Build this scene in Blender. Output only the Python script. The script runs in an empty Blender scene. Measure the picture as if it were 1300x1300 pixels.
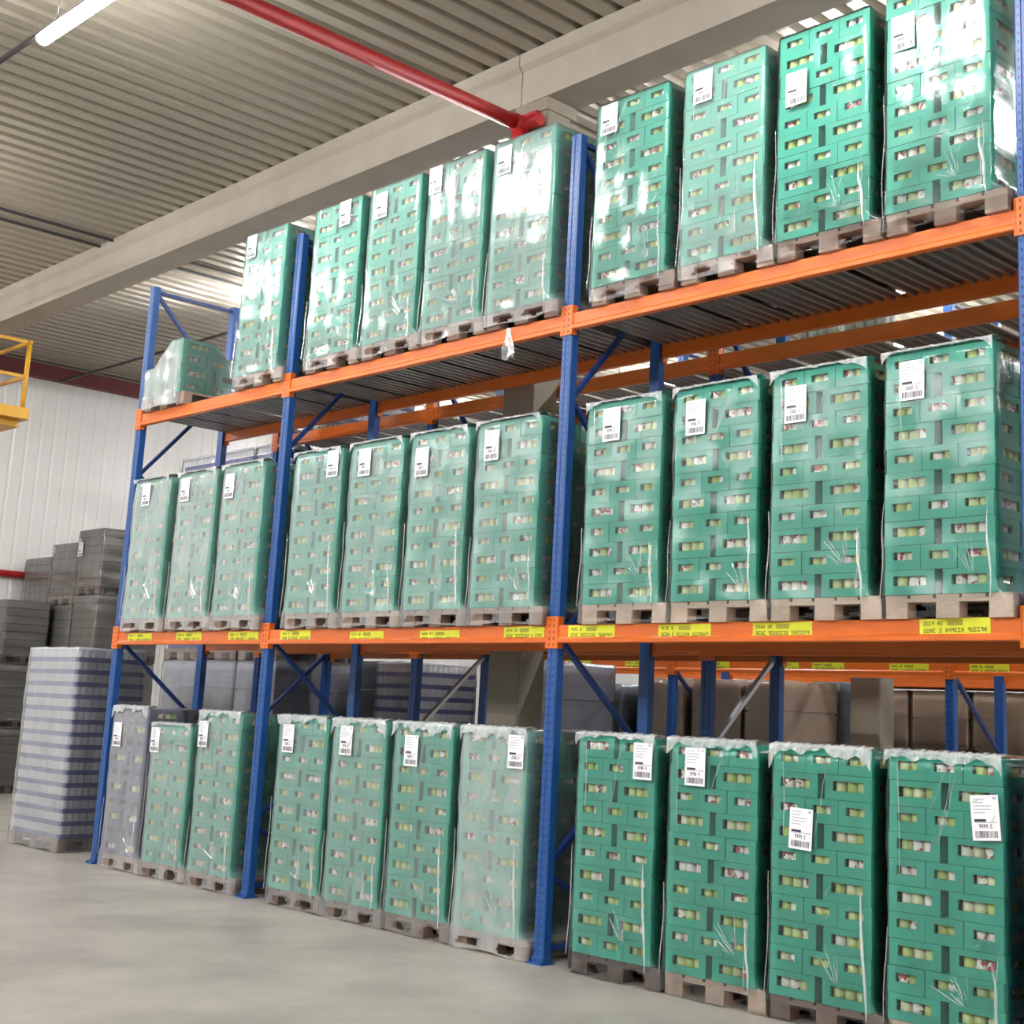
import bpy, math, random
from mathutils import Vector, Matrix

random.seed(7)
R = random.Random(11)
D = bpy.data
SC = bpy.context.scene
COL = SC.collection
PI = math.pi

# ------------------------------------------------------------------ camera
F_PX, PPX, PPY = 1761.75, 760.42, 566.77
YAW, PITCH, ROLL = -0.77353, 0.18759, 0.04192
fw = Vector((math.sin(YAW) * math.cos(PITCH), math.cos(YAW) * math.cos(PITCH), math.sin(PITCH)))
r0 = Vector((math.cos(YAW), -math.sin(YAW), 0))
u0 = r0.cross(fw)
rt = r0 * math.cos(ROLL) + u0 * math.sin(ROLL)
up = -r0 * math.sin(ROLL) + u0 * math.cos(ROLL)
cam = D.cameras.new('camera')
cam.sensor_width = 36.0
cam.sensor_fit = 'HORIZONTAL'
cam.lens = F_PX * 36.0 / 1300.0
cam.shift_x = (650 - PPX) / 1300.0
cam.shift_y = (PPY - 650) / 1300.0
cam.clip_end = 200
cam_o = D.objects.new('camera', cam)
m = Matrix((rt, up, -fw)).transposed().to_4x4()
m.translation = Vector((13.7403, -6.9689, 1.7268))
cam_o.matrix_world = m
COL.objects.link(cam_o)
SC.camera = cam_o

# ------------------------------------------------------------------ world and exposure
w = D.worlds.new('hall_air')
SC.world = w
w.use_nodes = True
w.node_tree.nodes['Background'].inputs[0].default_value = (0.9, 0.95, 1.0, 1)
w.node_tree.nodes['Background'].inputs[1].default_value = 0.05
vs = SC.view_settings
vs.view_transform = 'Standard'
vs.look = 'None'
vs.gamma = 1.0
vs.use_curve_mapping = False
SC.cycles.diffuse_bounces = 3
vs.exposure = 1.73
LAMP_POWER = 70.0          # emission strength of every ceiling tube


# ------------------------------------------------------------------ material helpers
def mat(name, col, rough=0.6, metal=0.0, noise=0.0, nscale=6.0, bump=0.0, bscale=40.0, spec=0.5, stretch=(1, 1, 1), coat=0.0):
    M = D.materials.new(name)
    M.use_nodes = True
    nt = M.node_tree
    b = nt.nodes['Principled BSDF']
    b.inputs['Base Color'].default_value = (*col, 1)
    b.inputs['Roughness'].default_value = rough
    b.inputs['Metallic'].default_value = metal
    b.inputs['Specular IOR Level'].default_value = spec
    b.inputs['Coat Weight'].default_value = coat
    if noise or bump:
        tc = nt.nodes.new('ShaderNodeTexCoord')
        mp = nt.nodes.new('ShaderNodeMapping')
        mp.inputs['Scale'].default_value = stretch
        nt.links.new(tc.outputs['Object'], mp.inputs['Vector'])
    if noise:
        n = nt.nodes.new('ShaderNodeTexNoise')
        n.inputs['Scale'].default_value = nscale
        n.inputs['Detail'].default_value = 6
        nt.links.new(mp.outputs['Vector'], n.inputs['Vector'])
        mx = nt.nodes.new('ShaderNodeMix')
        mx.data_type = 'RGBA'
        mx.inputs[6].default_value = (*[c * (1 - noise) for c in col], 1)
        mx.inputs[7].default_value = (*[min(1, c * (1 + noise)) for c in col], 1)
        nt.links.new(n.outputs['Fac'], mx.inputs[0])
        nt.links.new(mx.outputs[2], b.inputs['Base Color'])
    if bump:
        n2 = nt.nodes.new('ShaderNodeTexNoise')
        n2.inputs['Scale'].default_value = bscale
        n2.inputs['Detail'].default_value = 4
        nt.links.new(mp.outputs['Vector'], n2.inputs['Vector'])
        bp = nt.nodes.new('ShaderNodeBump')
        bp.inputs['Strength'].default_value = bump
        bp.inputs['Distance'].default_value = 0.02
        nt.links.new(n2.outputs['Fac'], bp.inputs['Height'])
        nt.links.new(bp.outputs['Normal'], b.inputs['Normal'])
    return M


def nd(nt, t, **kw):
    n = nt.nodes.new(t)
    for k, v in kw.items():
        setattr(n, k, v)
    return n


def math_node(nt, op, a, b=None):
    n = nt.nodes.new('ShaderNodeMath')
    n.operation = op
    for i, v in enumerate((a, b)):
        if v is None:
            continue
        if isinstance(v, (int, float)):
            n.inputs[i].default_value = v
        else:
            nt.links.new(v, n.inputs[i])
    return n.outputs[0]


def film_material(name, tint=(0.93, 0.96, 0.98)):
    M = D.materials.new(name)
    M.use_nodes = True
    nt = M.node_tree
    nt.nodes.remove(nt.nodes['Principled BSDF'])
    out = nt.nodes['Material Output']
    L = nt.links.new
    tc = nd(nt, 'ShaderNodeTexCoord')
    oi = nd(nt, 'ShaderNodeObjectInfo')
    add = nd(nt, 'ShaderNodeVectorMath', operation='ADD')
    L(tc.outputs['Object'], add.inputs[0])
    sc = nd(nt, 'ShaderNodeVectorMath', operation='SCALE')
    sc.inputs[0].default_value = (9.0, 5.0, 7.0)
    L(oi.outputs['Random'], sc.inputs['Scale'])
    L(sc.outputs[0], add.inputs[1])
    mp = nd(nt, 'ShaderNodeMapping')
    mp.inputs['Scale'].default_value = (1.0, 1.0, 0.45)
    mp.inputs['Rotation'].default_value = (0.0, 0.5, 0.0)
    L(add.outputs[0], mp.inputs['Vector'])
    big = nd(nt, 'ShaderNodeTexNoise')
    big.inputs['Scale'].default_value = 5.0
    big.inputs['Detail'].default_value = 3
    L(mp.outputs[0], big.inputs['Vector'])
    fine = nd(nt, 'ShaderNodeTexNoise')
    fine.inputs['Scale'].default_value = 26.0
    fine.inputs['Detail'].default_value = 3
    fine.inputs['Distortion'].default_value = 1.5
    L(mp.outputs[0], fine.inputs['Vector'])
    h = math_node(nt, 'ADD', math_node(nt, 'MULTIPLY', big.outputs['Fac'], 1.0), math_node(nt, 'MULTIPLY', fine.outputs['Fac'], 0.28))
    bp = nd(nt, 'ShaderNodeBump')
    bp.inputs['Strength'].default_value = 0.28
    bp.inputs['Distance'].default_value = 0.03
    L(h, bp.inputs['Height'])
    at = nd(nt, 'ShaderNodeAttribute', attribute_type='OBJECT', attribute_name='haze')
    # creases: thin bright ridges of the noise
    cre = nd(nt, 'ShaderNodeValToRGB')
    cre.color_ramp.elements[0].position = 0.60
    cre.color_ramp.elements[0].color = (0, 0, 0, 1)
    cre.color_ramp.elements[1].position = 0.78
    cre.color_ramp.elements[1].color = (1, 1, 1, 1)
    L(fine.outputs['Fac'], cre.inputs['Fac'])
    var = math_node(nt, 'ADD', math_node(nt, 'MULTIPLY', big.outputs['Fac'], 1.1), 0.45)
    hz = math_node(nt, 'MULTIPLY', at.outputs['Fac'], math_node(nt, 'MULTIPLY', var, 0.6))
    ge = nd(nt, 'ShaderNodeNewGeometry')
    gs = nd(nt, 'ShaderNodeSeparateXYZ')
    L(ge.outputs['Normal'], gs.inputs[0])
    sd = math_node(nt, 'ADD', math_node(nt, 'MULTIPLY', math_node(nt, 'ABSOLUTE', gs.outputs[0]), -0.7), 1.0)  # haze also carries painted reflection: full on fronts, cut on sides
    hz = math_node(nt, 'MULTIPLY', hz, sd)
    hz = math_node(nt, 'ADD', hz, math_node(nt, 'MULTIPLY', cre.outputs['Color'], 0.06))
    tr = nd(nt, 'ShaderNodeBsdfTransparent')
    tr.inputs[0].default_value = (0.97, 0.985, 0.985, 1)
    df = nd(nt, 'ShaderNodeBsdfDiffuse')
    df.inputs[0].default_value = (*tint, 1)
    m1 = nd(nt, 'ShaderNodeMixShader')
    L(hz, m1.inputs[0])
    L(tr.outputs[0], m1.inputs[1])
    L(df.outputs[0], m1.inputs[2])
    gl = nd(nt, 'ShaderNodeBsdfGlossy')
    gl.inputs['Roughness'].default_value = 0.17
    gl.inputs[0].default_value = (1, 1, 1, 1)
    L(bp.outputs[0], gl.inputs['Normal'])
    fr = nd(nt, 'ShaderNodeFresnel')
    fr.inputs['IOR'].default_value = 1.5
    L(bp.outputs[0], fr.inputs['Normal'])
    m2 = nd(nt, 'ShaderNodeMixShader')
    L(fr.outputs[0], m2.inputs[0])
    L(m1.outputs[0], m2.inputs[1])
    L(gl.outputs[0], m2.inputs[2])
    L(m2.outputs[0], out.inputs['Surface'])
    return M


def post_material():
    M = mat('rack_blue_paint', (0.013, 0.082, 0.30), 0.38, noise=0.12, nscale=9)
    nt = M.node_tree
    b = nt.nodes['Principled BSDF']
    src = b.inputs['Base Color'].links[0].from_socket
    tc = nd(nt, 'ShaderNodeTexCoord')
    sx = nd(nt, 'ShaderNodeSeparateXYZ')
    nt.links.new(tc.outputs['Object'], sx.inputs[0])
    x, y, z = sx.outputs
    ax = math_node(nt, 'ABSOLUTE', x)
    dx = math_node(nt, 'DIVIDE', math_node(nt, 'SUBTRACT', ax, 0.022), 0.0065)
    zz = math_node(nt, 'ADD', z, math_node(nt, 'MULTIPLY', math_node(nt, 'GREATER_THAN', x, 0.0), 0.0))
    fz = math_node(nt, 'SUBTRACT', math_node(nt, 'FRACT', math_node(nt, 'DIVIDE', zz, 0.055)), 0.5)
    dz = math_node(nt, 'DIVIDE', fz, 0.2)
    d2 = math_node(nt, 'ADD', math_node(nt, 'MULTIPLY', dx, dx), math_node(nt, 'MULTIPLY', dz, dz))
    hole = math_node(nt, 'MULTIPLY', math_node(nt, 'LESS_THAN', d2, 1.0), math_node(nt, 'LESS_THAN', y, 0.004))
    mx = nd(nt, 'ShaderNodeMix', data_type='RGBA')
    nt.links.new(hole, mx.inputs[0])
    nt.links.new(src, mx.inputs[6])
    mx.inputs[7].default_value = (0.004, 0.010, 0.05, 1)
    nt.links.new(mx.outputs[2], b.inputs['Base Color'])
    return M


def wood_material():
    M = mat('pallet_wood', (0.4, 0.3, 0.22), 0.8)
    nt = M.node_tree
    b = nt.nodes['Principled BSDF']
    L = nt.links.new
    tc = nd(nt, 'ShaderNodeTexCoord')
    mp = nd(nt, 'ShaderNodeMapping')
    mp.inputs['Scale'].default_value = (30, 4, 30)
    L(tc.outputs['Object'], mp.inputs['Vector'])
    n = nd(nt, 'ShaderNodeTexNoise')
    n.inputs['Scale'].default_value = 1.5
    n.inputs['Detail'].default_value = 5
    L(mp.outputs[0], n.inputs['Vector'])
    at = nd(nt, 'ShaderNodeAttribute', attribute_type='OBJECT', attribute_name='tone')
    oi = nd(nt, 'ShaderNodeObjectInfo')
    t = math_node(nt, 'ADD', at.outputs['Fac'], math_node(nt, 'MULTIPLY', math_node(nt, 'SUBTRACT', oi.outputs['Random'], 0.5), 0.25))
    rp = nd(nt, 'ShaderNodeValToRGB')
    e = rp.color_ramp.elements
    e[0].position = 0.0
    e[0].color = (0.11, 0.085, 0.08, 1)
    e[1].position = 1.0
    e[1].color = (0.76, 0.63, 0.53, 1)
    k = rp.color_ramp.elements.new(0.5)
    k.color = (0.33, 0.24, 0.20, 1)
    L(t, rp.inputs['Fac'])
    mx = nd(nt, 'ShaderNodeMix', data_type='RGBA', blend_type='MULTIPLY')
    L(math_node(nt, 'MULTIPLY', n.outputs['Fac'], 0.8), mx.inputs[0])
    L(rp.outputs[0], mx.inputs[6])
    mx.inputs[7].default_value = (0.6, 0.52, 0.46, 1)
    L(mx.outputs[2], b.inputs['Base Color'])
    return M


def jar_material():
    M = mat('jar_contents', (0.6, 0.6, 0.4), 0.25)
    nt = M.node_tree
    b = nt.nodes['Principled BSDF']
    L = nt.links.new
    oi = nd(nt, 'ShaderNodeObjectInfo')
    rp = nd(nt, 'ShaderNodeValToRGB')
    rp.color_ramp.interpolation = 'CONSTANT'
    e = rp.color_ramp.elements
    e[0].position = 0.0
    e[0].color = (0.60, 0.70, 0.32, 1)
    e[1].position = 0.28
    e[1].color = (0.50, 0.62, 0.20, 1)
    for p, c in ((0.48, (0.74, 0.76, 0.50)), (0.64, (0.86, 0.84, 0.74)), (0.82, (0.88, 0.86, 0.82))):
        k = e.new(p)
        k.color = (*c, 1)
    L(oi.outputs['Random'], rp.inputs['Fac'])
    tc = nd(nt, 'ShaderNodeTexCoord')
    ad = nd(nt, 'ShaderNodeVectorMath', operation='ADD')
    L(tc.outputs['Object'], ad.inputs[0])
    cm = nd(nt, 'ShaderNodeCombineXYZ')
    L(math_node(nt, 'MULTIPLY', oi.outputs['Random'], 40.0), cm.inputs[0])
    L(cm.outputs[0], ad.inputs[1])
    n = nd(nt, 'ShaderNodeTexNoise')
    n.inputs['Scale'].default_value = 28
    L(ad.outputs[0], n.inputs['Vector'])
    red = math_node(nt, 'MULTIPLY', math_node(nt, 'GREATER_THAN', n.outputs['Fac'], 0.58), math_node(nt, 'GREATER_THAN', oi.outputs['Random'], 0.70))
    mx = nd(nt, 'ShaderNodeMix', data_type='RGBA')
    L(red, mx.inputs[0])
    L(rp.outputs[0], mx.inputs[6])
    mx.inputs[7].default_value = (0.48, 0.09, 0.09, 1)
    L(mx.outputs[2], b.inputs['Base Color'])
    return M


def emit_material(name, col, s):
    M = D.materials.new(name)
    M.use_nodes = True
    nt = M.node_tree
    nt.nodes.remove(nt.nodes['Principled BSDF'])
    e = nd(nt, 'ShaderNodeEmission')
    e.inputs[0].default_value = (*col, 1)
    e.inputs[1].default_value = s
    nt.links.new(e.outputs[0], nt.nodes['Material Output'].inputs['Surface'])
    return M


def floor_material():
    M = mat('polished_concrete', (0.36, 0.34, 0.30), 0.42)
    nt = M.node_tree
    b = nt.nodes['Principled BSDF']
    L = nt.links.new
    tc = nd(nt, 'ShaderNodeTexCoord')
    n = nd(nt, 'ShaderNodeTexNoise')
    n.inputs['Scale'].default_value = 0.9
    n.inputs['Detail'].default_value = 8
    n.inputs['Roughness'].default_value = 0.62
    L(tc.outputs['Object'], n.inputs['Vector'])
    rp = nd(nt, 'ShaderNodeValToRGB')
    e = rp.color_ramp.elements
    e[0].position = 0.28
    e[0].color = (0.25, 0.235, 0.21, 1)
    e[1].position = 0.74
    e[1].color = (0.44, 0.415, 0.375, 1)
    L(n.outputs['Fac'], rp.inputs['Fac'])
    L(rp.outputs[0], b.inputs['Base Color'])
    n2 = nd(nt, 'ShaderNodeTexNoise')
    n2.inputs['Scale'].default_value = 3.0
    n2.inputs['Detail'].default_value = 5
    L(tc.outputs['Object'], n2.inputs['Vector'])
    L(math_node(nt, 'ADD', math_node(nt, 'MULTIPLY', n2.outputs['Fac'], 0.3), 0.25), b.inputs['Roughness'])
    return M


M_FILM = film_material('stretch_film')
M_POST = post_material()
M_BRACE = mat('brace_blue_paint', (0.013, 0.045, 0.19), 0.35, noise=0.1)
M_BRACEZ = mat('galvanised_brace', (0.62, 0.63, 0.64), 0.3, metal=0.9)
M_ORANGE = mat('beam_orange_paint', (0.72, 0.145, 0.011), 0.32, noise=0.12, nscale=5, spec=0.6)
M_DECK = mat('galvanised_deck', (0.36, 0.36, 0.34), 0.34, metal=0.75, noise=0.25, nscale=5)
M_WOOD = wood_material()
M_GREEN = mat('green_cardboard', (0.056, 0.435, 0.325), 0.55, noise=0.07, nscale=4)
M_GREEND = mat('box_inside_shade', (0.012, 0.05, 0.035), 0.8)  # near-black green: shade inside the boxes put into the colour
M_SLATE = mat('slate_blue_cardboard', (0.12, 0.125, 0.24), 0.55, noise=0.15, nscale=6)
M_JAR = jar_material()
M_PAPER = mat('label_paper', (0.86, 0.86, 0.90), 0.5)
M_INK = mat('label_ink', (0.03, 0.03, 0.06), 0.6)
M_INKG = mat('label_ink_grey', (0.45, 0.46, 0.55), 0.6)
M_YELLOW = mat('location_label_yellow', (0.72, 0.74, 0.03), 0.5, noise=0.08, nscale=20)
M_INKY = mat('location_label_ink', (0.16, 0.15, 0.02), 0.6)
M_CONC = mat('cast_concrete', (0.37, 0.33, 0.275), 0.75, noise=0.16, nscale=2.2, bump=0.15, bscale=60)
M_CONCC = mat('column_concrete', (0.30, 0.265, 0.215), 0.8, noise=0.15, nscale=2.5, bump=0.15, bscale=60)
M_CEIL = mat('ribbed_roof_sheet', (0.38, 0.345, 0.275), 0.36, metal=0.15, noise=0.06, nscale=1.5, spec=0.5)
M_WALLD = mat('dull_wall', (0.22, 0.21, 0.20), 0.6)
M_WALL = mat('white_wall_panel', (0.84, 0.84, 0.835), 0.25, noise=0.02, nscale=2)
M_RED = mat('red_pipe_paint', (0.44, 0.014, 0.016), 0.42)
M_DRED = mat('dark_red_steel', (0.14, 0.018, 0.02), 0.5)
M_CONDUIT = mat('dark_conduit', (0.05, 0.045, 0.05), 0.5)
M_TUBE = emit_material('lamp_diffuser', (1.0, 0.985, 0.97), LAMP_POWER)
M_LAMPB = mat('lamp_housing', (0.7, 0.7, 0.7), 0.5)
M_FLOOR = floor_material()
M_KRAFT = mat('kraft_cardboard', (0.58, 0.45, 0.35), 0.6, noise=0.15, nscale=5)
M_GREYLAY = mat('grey_board', (0.20, 0.185, 0.17), 0.6, noise=0.22, nscale=5, stretch=(1, 1, 6))
M_GREYWRAP = mat('grey_plastic_wrap', (0.36, 0.36, 0.42), 0.22, noise=0.2, nscale=5, bump=0.5, bscale=9, stretch=(1, 1, 3))
M_GLASSJ = mat('empty_glass_jars', (0.56, 0.55, 0.60), 0.3, noise=0.1, nscale=6)
M_LILAC = mat('lilac_tray_sheet', (0.085, 0.10, 0.27), 0.45, noise=0.1, nscale=6)
M_WHITEC = mat('white_sheet', (0.85, 0.85, 0.88), 0.5)
M_YLIFT = mat('yellow_lift_paint', (0.62, 0.33, 0.02), 0.45, noise=0.08)
M_BLACK = mat('black_rubber', (0.02, 0.02, 0.022), 0.6)
M_CRATEG = mat('blue_grey_crate', (0.26, 0.32, 0.40), 0.5, noise=0.12)
M_DARKB = mat('dark_bottles', (0.02, 0.018, 0.016), 0.2)
M_YELPAINT = mat('yellow_floor_paint', (0.65, 0.5, 0.04), 0.6)


# ------------------------------------------------------------------ mesh helpers
class MB:
    def __init__(s):
        s.v, s.f, s.m, s.sm = [], [], [], []

    def face(s, pts, mi=0, smooth=False):
        i = len(s.v)
        s.v += [tuple(p) for p in pts]
        s.f.append(tuple(range(i, i + len(pts))))
        s.m.append(mi)
        s.sm.append(smooth)

    def box(s, x0, x1, y0, y1, z0, z1, mi=0, c=0.0):
        if c:
            poly = [(x0 + c, y0), (x1 - c, y0), (x1, y0 + c), (x1, y1 - c), (x1 - c, y1), (x0 + c, y1), (x0, y1 - c), (x0, y0 + c)]
        else:
            poly = [(x0, y0), (x1, y0), (x1, y1), (x0, y1)]
        s.prism([(x, y, z0) for x, y in poly], (0, 0, z1 - z0), mi)

    def prism(s, poly, vec, mi=0, caps=True):
        """closed polygon (counter-clockwise seen against vec) swept by vec"""
        i = len(s.v)
        n = len(poly)
        s.v += [tuple(p) for p in poly]
        s.v += [(p[0] + vec[0], p[1] + vec[1], p[2] + vec[2]) for p in poly]
        for k in range(n):
            j = (k + 1) % n
            s.f.append((i + k, i + j, i + n + j, i + n + k))
            s.m.append(mi)
            s.sm.append(False)
        if caps:
            s.f.append(tuple(i + k for k in reversed(range(n))))
            s.f.append(tuple(i + n + k for k in range(n)))
            s.m += [mi, mi]
            s.sm += [False, False]

    def bar(s, a, b, wx, wy, mi=0):
        """rectangular bar from a to b"""
        a, b = Vector(a), Vector(b)
        d = (b - a).normalized()
        ref = Vector((1, 0, 0)) if abs(d.x) < 0.9 else Vector((0, 0, 1))
        q = d.cross(ref).normalized()
        p = q.cross(d).normalized()
        poly = [a - p * wx / 2 - q * wy / 2, a + p * wx / 2 - q * wy / 2, a + p * wx / 2 + q * wy / 2, a - p * wx / 2 + q * wy / 2]
        s.prism(poly, b - a, mi)

    def cyl(s, a, b, r, n=12, mi=0, r2=None):
        a, b = Vector(a), Vector(b)
        d = (b - a).normalized()
        ref = Vector((1, 0, 0)) if abs(d.x) < 0.9 else Vector((0, 0, 1))
        p = d.cross(ref).normalized()
        q = d.cross(p).normalized()
        r2 = r if r2 is None else r2
        i = len(s.v)
        for c, rr in ((a, r), (b, r2)):
            for k in range(n):
                t = 2 * PI * k / n
                s.v.append(tuple(c + p * math.cos(t) * rr + q * math.sin(t) * rr))
        for k in range(n):
            j = (k + 1) % n
            s.f.append((i + k, i + j, i + n + j, i + n + k))
            s.m.append(mi)
            s.sm.append(True)
        s.f.append(tuple(i + k for k in reversed(range(n))))
        s.f.append(tuple(i + n + k for k in range(n)))
        s.m += [mi, mi]
        s.sm += [False, False]

    def mesh(s, name, mats, fix=True):
        me = D.meshes.new(name)
        me.from_pydata(s.v, [], s.f)
        for M in (mats if isinstance(mats, (list, tuple)) else [mats]):
            me.materials.append(M)
        me.polygons.foreach_set('material_index', s.m)
        me.polygons.foreach_set('use_smooth', s.sm)
        if fix:
            import bmesh
            bm = bmesh.new()
            bm.from_mesh(me)
            bmesh.ops.recalc_face_normals(bm, faces=bm.faces)
            bm.to_mesh(me)
            bm.free()
        me.update()
        return me


def obj(name, me, parent=None, loc=(0, 0, 0), rz=0.0):
    o = D.objects.new(name, me)
    COL.objects.link(o)
    o.location = loc
    if rz:
        o.rotation_euler = (0, 0, rz)
    if parent:
        o.parent = parent
    return o


def build(name, mb, mats, parent=None, loc=(0, 0, 0), rz=0.0):
    return obj(name, mb.mesh(name, mats), parent, loc, rz)


def thing(name, label, cat, loc=(0, 0, 0), rz=0.0, group=None):
    o = obj(name, None, None, loc, rz)
    o.empty_display_size = 0.2
    return tag(o, label, cat, group)


def tag(o, label, cat, group=None):
    o['label'] = label
    o['category'] = cat
    if group:
        o['group'] = group
    return o


def struct(o, label, cat):
    o['kind'] = 'structure'
    o['label'] = label
    o['category'] = cat
    return o


# ------------------------------------------------------------------ the hall
XL, XR, YF, YB = -10.9, 24.0, -16.0, 18.0
CZ, CS = 7.72, 0.015            # ceiling height at x = 0 and its fall along x


def cz(x):
    return CZ + CS * x


b = MB()
b.box(XL - 0.2, XR + 0.2, YF - 0.2, YB + 0.2, -0.2, 0.0)
struct(build('floor', b, M_FLOOR), 'bare grey concrete floor of the hall', 'floor')

b = MB()
x = XL - 0.2
P_RIB = 0.25
prof = []
while x < XR + 0.2:
    for dx, dz in ((0.0, 0.0), (0.135, 0.0), (0.165, 0.075), (0.22, 0.075)):
        prof.append((x + dx, cz(x + dx) + dz))
    x += P_RIB
for i in range(len(prof) - 1):
    (xa, za), (xb, zb) = prof[i], prof[i + 1]
    b.face([(xa, YF - 0.2, za), (xa, YB + 0.2, za), (xb, YB + 0.2, zb), (xb, YF - 0.2, zb)])
b.face([(XL - 0.2, YF - 0.2, cz(XL) + 0.2), (XR + 0.2, YF - 0.2, cz(XR) + 0.2), (XR + 0.2, YB + 0.2, cz(XR) + 0.2), (XL - 0.2, YB + 0.2, cz(XL) + 0.2)])
struct(obj('ceiling', b.mesh('ceiling', M_CEIL, fix=False)), 'beige ribbed metal roof sheet ceiling', 'ceiling')

# left wall: white panels with fine vertical ribs
b = MB()
y = YF
pr = []
while y < YB:
    for dy, dx in ((0.0, 0.0), (0.19, 0.0), (0.2, -0.008), (0.24, -0.008)):
        pr.append((XL + dx, y + dy))
    y += 0.25
for i in range(len(pr) - 1):
    (xa, ya), (xb, yb) = pr[i], pr[i + 1]
    b.face([(xa, ya, 0), (xb, yb, 0), (xb, yb, 7.8), (xa, ya, 7.8)])
b.face([(XL - 0.2, YF, 0), (XL - 0.2, YB, 0), (XL - 0.2, YB, 7.8), (XL - 0.2, YF, 7.8)])
struct(obj('wall_left', b.mesh('wall_left', M_WALL, fix=False)), 'white ribbed panel wall at the end of the hall', 'wall')
for nm, (x0, x1, y0, y1), lb in (('wall_back', (XL, XR, YB, YB + 0.2), 'white far wall behind the racks'), ('wall_right', (XR, XR + 0.2, YF, YB), 'dull wall beyond the last bay'), ('wall_front', (XL, XR, YF - 0.2, YF), 'dull wall behind the camera')):
    b = MB()
    b.box(x0, x1, y0, y1, 0, 8.2)
    struct(build(nm, b, M_WALL if nm == 'wall_back' else M_WALLD), lb, 'wall')

# dark red steel channel at the wall head, red pipe lower down
b = MB()
b.box(XL, XL + 0.16, YF + 0.1, YB - 0.1, 7.24, 7.50)
struct(build('trim_1', b, M_DRED), 'dark red steel channel along the top of the white wall', 'trim')
b = MB()
b.box(XL, XL + 0.10, YF + 0.1, YB - 0.1, 7.50, 7.545)
struct(build('trim_2', b, M_CONCC), 'grey strip between the dark red channel and the roof', 'trim')
b = MB()
b.cyl((XL + 0.09, YF + 0.3, 3.66), (XL + 0.09, YB - 0.3, 3.66), 0.062, 14)
y = YF + 1
while y < YB:
    b.box(XL, XL + 0.09, y, y + 0.05, 3.63, 3.69)
    y += 3
tag(build('red_wall_pipe', b, M_RED), 'thin bright red pipe running along the white end wall', 'pipe')

# concrete roof beams along x and their columns
BY0, BY1 = 1.20, 1.60


def roof_beam(y0, label):
    b = MB()
    y1 = y0 + 0.40
    prof = [(y0, -0.5), (y1, -0.5), (y1, -0.17), (y1 + 0.05, -0.12), (y1 + 0.05, 0.0), (y0 - 0.05, 0.0), (y0 - 0.05, -0.12), (y0, -0.17)]
    joints = [XL, 4.55, 14.0, XR]
    for ja, jb in zip(joints, joints[1:]):
        xa, xb = ja + 0.006, jb - 0.006
        n = len(prof)
        i = len(b.v)
        b.v += [(xa, p[0], cz(xa) + p[1]) for p in prof] + [(xb, p[0], cz(xb) + p[1]) for p in prof]
        for k in range(n):
            j = (k + 1) % n
            b.f.append((i + k, i + j, i + n + j, i + n + k))
        b.f += [tuple(range(i, i + n)), tuple(range(i + n, i + 2 * n))]
        b.m += [0] * (n + 2)
        b.sm += [False] * (n + 2)
    o = struct(build('roof_beam', b, M_CONC), label, 'roof beam')
    return o


roof_beam(BY0, 'grey concrete roof beam running above the front rack')
roof_beam(BY0 + 13.6, 'grey concrete roof beam above the far racks')
roof_beam(BY0 - 13.6, 'grey concrete roof beam behind the camera')


def column(x, y, label):
    b = MB()
    b.box(x, x + 0.40, y, y + 0.31, 0, cz(x) - 0.495, c=0.015)
    b.box(x - 0.02, x + 0.42, y - 0.02, y + 0.36, cz(x) - 0.62, cz(x) - 0.5)
    return struct(build('column', b, M_CONCC), label, 'column')


column(4.49, 1.225, 'square concrete column rising behind the middle bay')
column(14.0, 1.225, 'square concrete column beyond the right bay')
column(4.55, 6.75, 'pale concrete column far behind the right bay')
column(4.40, 14.9, 'concrete column by the far racks')

# red pipe under the roof
b = MB()
b.cyl((4.66, -15.8, 7.04), (4.66, 1.10, 7.04), 0.07, 16)
b.cyl((4.66, 1.10, 7.10), (4.66, 1.10, 6.55), 0.07, 16)
b.cyl((4.60, 1.10, 7.02), (4.93, 1.10, 7.02), 0.06, 16)
b.cyl((4.66, 1.02, 7.04), (4.66, 1.18, 7.04), 0.085, 16)
b.box(4.52, 4.80, 1.17, 1.205, 7.11, 7.17)
for yy in (-14, -10, -6, -2):
    b.bar((4.66, yy, 7.05), (4.66, yy, 7.75), 0.02, 0.02)
tag(build('red_sprinkler_pipe', b, M_RED), 'thick red pipe crossing under the ribbed ceiling to the concrete column', 'pipe')

# two thin conduits on the ceiling
for i, (xx, lb) in enumerate(((-3.45, 'thin dark conduit on the ceiling, the one farther from the left wall'), (-3.82, 'thin dark conduit on the ceiling, the one nearer the left wall'))):
    b = MB()
    b.cyl((xx, -15.6, cz(xx) - 0.03), (xx, 17.5, cz(xx) - 0.03), 0.022, 8)
    tag(build('ceiling_conduit', b, M_CONDUIT), lb, 'conduit', 'ceiling conduits')

# ------------------------------------------------------------------ ceiling lamps
LZ = 7.13
dm = MB()
n = 10
pts = []
for k in range(n + 1):
    t = PI + PI * k / n
    pts.append((0.06 * math.cos(t), 0.06 * math.sin(t)))
dm.prism([(0.0, p[0], p[1]) for p in pts], (1.5, 0, 0))
ME_DIFF = dm.mesh('diffuser', M_TUBE)
hm = MB()
hm.box(-0.02, 1.52, -0.03, 0.03, 0.001, 0.05)
ME_HOUS = hm.mesh('housing', M_LAMPB)


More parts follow.
